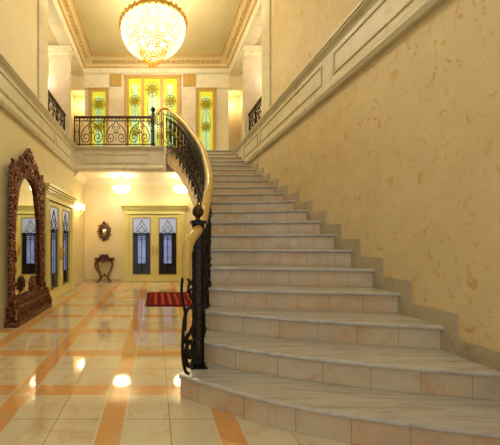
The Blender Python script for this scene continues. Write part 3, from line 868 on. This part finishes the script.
# ---------------------------------------------------------------- console table with box, small mirror
tx = -1.38
t = thing('console_table', 'small brown carved console table against back wall, below the little round mirror', 'console table', (tx, YB-.18, 0))
m = MB(); n_ = 20; poly = [(tx-.28, YB-.03), (tx-.27, YB-.16)]+[(tx+.27*math.sin(-PI/2+PI*k/14)*.9, YB-.20-.12*math.cos(-PI/2+PI*k/14)) for k in range(15)]+[(tx+.27, YB-.16), (tx+.28, YB-.03)]
m.prism(poly, .63, .66, lambda a, b, d: (a, b, d)); m.build('table_top', M['dark_wood'], t, .006)
m = MB(); m.prism([(sm(tx, a, .92), sm(YB-.12, b, .9)) for a, b in poly], .57, .63, lambda a, b, d: (a, b, d)); m.ell((tx, YB-.31, .58), .06, .02, .045); m.build('apron', M['carved'], t)
for s in (-1, 1):
    for yy, q in ((YB-.22, 1), (YB-.06, .9)):
        m = MB(); pts = smooth([(tx+s*.20*q, yy, .58), (tx+s*.24*q, yy-.01, .50), (tx+s*.21*q, yy, .36), (tx+s*.11*q, yy, .22), (tx+s*.09*q, yy, .12), (tx+s*.15*q, yy-.01, .04), (tx+s*.19*q, yy-.02, .015)])
        N_ = len(pts); m.tube(pts, [.026-.014*k/N_ for k in range(N_)], 8); m.ell((tx+s*.19*q, yy-.02, .016), .022, .02, .016); m.build('leg', M['carved'], t)
m = MB(); m.tube(smooth([(tx-.10, YB-.22, .17), (tx-.04, YB-.17, .15), (tx, YB-.14, .19), (tx+.04, YB-.17, .15), (tx+.10, YB-.22, .17)]), .013, 6); m.ell((tx, YB-.14, .20), .03, .03, .04); m.build('stretcher', M['carved'], t)
t = thing('jewel_box', 'small dark red box on top of the console table', 'box', (tx, YB-.18, .66))
MB().box(tx-.13, tx+.13, YB-.25, YB-.10, .661, .70).build('body', M['box_red'], t, .004)
m = MB(); m.box(tx-.12, tx+.12, YB-.24, YB-.11, .701, .735); m.box(tx-.07, tx-.01, YB-.22, YB-.13, .735, .76); m.box(tx+.03, tx+.08, YB-.22, YB-.13, .735, .765); m.build('lid', M['box_red'], t, .006)
mz = 1.38; mx_ = -1.405
t = thing('wall_mirror', 'small oval mirror in a dark carved leafy frame on the back wall', 'mirror', (mx_, YB, mz))
MB().lathe((mx_, YB-.03, mz), [(.10, 0), (.10, .008)], 24, 'y').build('glass', M['mirror'], t)
m = MB()
m.tube([(mx_+.115*math.cos(k*PI/14), YB-.028, mz+.155*math.sin(k*PI/14)) for k in range(28)], .024, 8, True)
for k in range(18):
    a = k*PI/9; r1 = 1.32+.18*(k % 2)
    m.ell((mx_+.115*r1*math.cos(a), YB-.022, mz+.155*r1*math.sin(a)), .026, .02, .036, 6, 4, Matrix.Rotation(-(a-PI/2), 3, 'Y'))
    m.tube([(mx_+.115*1.35*math.cos(a)+.02*(1-q/10)*math.cos(q), YB-.035, mz+.155*1.3*math.sin(a)+.02*(1-q/10)*math.sin(q)) for q in range(8)], .006, 4)
m.ell((mx_, YB-.03, mz+.25), .04, .02, .04); m.ell((mx_, YB-.03, mz-.235), .035, .02, .03)
m.build('carved_frame', M['carved'], t)

# ---------------------------------------------------------------- big standing mirror
bm_x = XL+.05; y0m, y1m = 3.64, 4.84; ym = (y0m+y1m)/2; HW = .40
t = thing('standing_mirror', 'tall standing mirror in an ornate carved red-brown frame leaning by the left wall', 'mirror', (XL+.09, ym, 0))
def PM(a, z, d=0): return Vector((bm_x+d, ym+a, z))
def outline(q, k=1.0):
    """closed outline of the glass, q in 0..1 from bottom left up round the arch"""
    pts = []
    zb, zt_, hw = .36, 1.70, .43
    pts += [(-hw, zb), (-hw-.0, .8), (-hw+.01, 1.2), (-hw+.04, 1.5), (-hw+.10, zt_)]
    for i in range(1, 8):
        a = PI-PI*i/8; pts.append((.33*math.cos(a), zt_+.36*math.sin(a)))
    pts += [(hw-.10, zt_), (hw-.04, 1.5), (hw-.01, 1.2), (hw, .8), (hw, zb)]
    return pts
ol = outline(0)
m = MB(); m.prism(ol, .0, .012, lambda a, b, d: PM(a, b, d-.02)); m.build('mirror_glass', M['mirror'], t)
m = MB()
sp_ = smooth([Vector((a, b, 0)) for a, b in ol], 2)
m.tube([PM(p.x*1.12, p.y+(.03 if p.y > 1.7 else 0), .0) for p in sp_], .038, 8)
m.tube([PM(p.x*1.02, p.y, .02) for p in sp_], .016, 6)
L_ = len(sp_)
rnd = random.Random(3)
def leafcl(m, a, z, ang, s=1.0):
    for q in (-.7, 0, .7):
        an = ang+q; d = .05*s
        rot = Matrix.Rotation(an, 3, 'X')
        m.ell(PM(a+d*math.cos(an), z+d*math.sin(an), .03), .022*s, .052*s, .020*s, 7, 4, rot)
def curl(m, a, z, r, a0, sg, turns=1.2, th=.014):
    m.tube([PM(a+r*(1-.8*k/16)*math.cos(a0+sg*turns*2*PI*k/16), z+r*(1-.8*k/16)*math.sin(a0+sg*turns*2*PI*k/16), .03+.012*math.sin(k*.4)) for k in range(17)], [th*(1-.4*k/16) for k in range(17)], 6)
i = 0
while i < L_:
    p = sp_[i]; nx_ = sp_[min(L_-1, i+1)]-sp_[max(0, i-1)]
    out = math.atan2(-nx_.x, nx_.y) if False else math.atan2(p.y-1.2 if p.y > 1.7 else rnd.uniform(-.2, .5), p.x*2)
    leafcl(m, p.x*1.18, p.y, out+rnd.uniform(-.5, .5), rnd.uniform(.9, 1.25))
    i += 2
z = .5; k = 0
while z < 2.12:
    for s in (-1, 1):
        wv = (.47 if z < 2.0 else .40); curl(m, s*(wv+.0), z, rnd.uniform(.05, .075), rnd.uniform(0, 6), s*(1 if k % 2 else -1))
        leafcl(m, s*(wv+.03), z+.06, (0 if s > 0 else PI)+rnd.uniform(-.9, .9), 1.1)
    z += .115; k += 1
for s in (-1, 1):
    for a_, z_ in ((.36, 1.98), (.40, 1.84), (.30, 2.08), (.44, 2.06)):
        curl(m, s*a_, z_, .06, a_*9, s, 1.1, .018); leafcl(m, s*a_, z_+.03, (0 if s > 0 else PI)+rnd.uniform(-1, 1), 1.2)
m.build('carved_frame', M['carved'], t)
m = MB()
for s in (-1, 1):
    curl(m, s*.12, 2.16, .10, -PI/2, s, 1.3, .026); curl(m, s*.28, 2.08, .09, PI/2, -s, 1.3, .022); curl(m, s*.40, 1.94, .07, 0, s, 1.2, .02)
    leafcl(m, s*.07, 2.30, PI/2-s*.4, 1.4); leafcl(m, s*.22, 2.20, PI/2-s*.7, 1.3); leafcl(m, s*.36, 2.03, PI/2-s*.9, 1.2)
m.ell(PM(0, 2.19, .03), .04, .08, .12); m.ell(PM(0, 2.36, .035), .03, .045, .07); leafcl(m, 0, 2.37, PI/2, 1.3)
for k in range(7): m.ell(PM(.09*math.cos(k*PI/6), 2.24+.12*math.sin(k*PI/6), .045), .02, .025, .04)
m.build('crest', M['carved'], t)
m = MB()
m.box(XL+.012, XL+.20, y0m, y1m, 0, .07); m.box(XL+.012, XL+.18, y0m+.02, y1m-.02, .07, .11); m.box(XL+.012, XL+.15, y0m+.06, y1m-.06, .11, .22); m.box(XL+.012, XL+.18, y0m+.03, y1m-.03, .22, .25); m.box(XL+.012, XL+.11, y0m+.12, y1m-.12, .22, .33)
m.build('plinth', M['carved'], t, .01)
m = MB()
for k in range(11):
    a = -.50+k*.1; m.ell((XL+.155, ym+a, .165), .015, .038, .04)
m.box(XL+.11, XL+.135, y0m+.08, y1m-.08, .125, .215)
for s in (-1, 1):
    curl(m, s*.50, .38, .09, -PI/2, s, 1.2, .022); curl(m, s*.30, .34, .06, PI/2, -s, 1.2, .018)
    m.tube(smooth([PM(s*.56, .035, .12), PM(s*.58, .12, .13), PM(s*.53, .22, .10), PM(s*.54, .34, .08)]), .035, 7)
m.ell(PM(0, .46, .08), .035, .09, .11)
for k in range(9): m.ell(PM(.11*math.cos(k*PI/8), .44+.13*math.sin(k*PI/8), .08), .02, .026, .04)
m.build('plinth_carving', M['carved'], t)

# light switch
t = thing('light_switch', 'small white light switch plate on left wall past the double door', 'light switch', (XL, 6.82, .80))
MB().box(XL+.0005, XL+.008, 6.78, 6.86, .74, .88).build('plate', M['switch'], t, .002)
MB().box(XL+.0085, XL+.014, 6.80, 6.84, .78, .84).build('rocker', M['switch'], t)
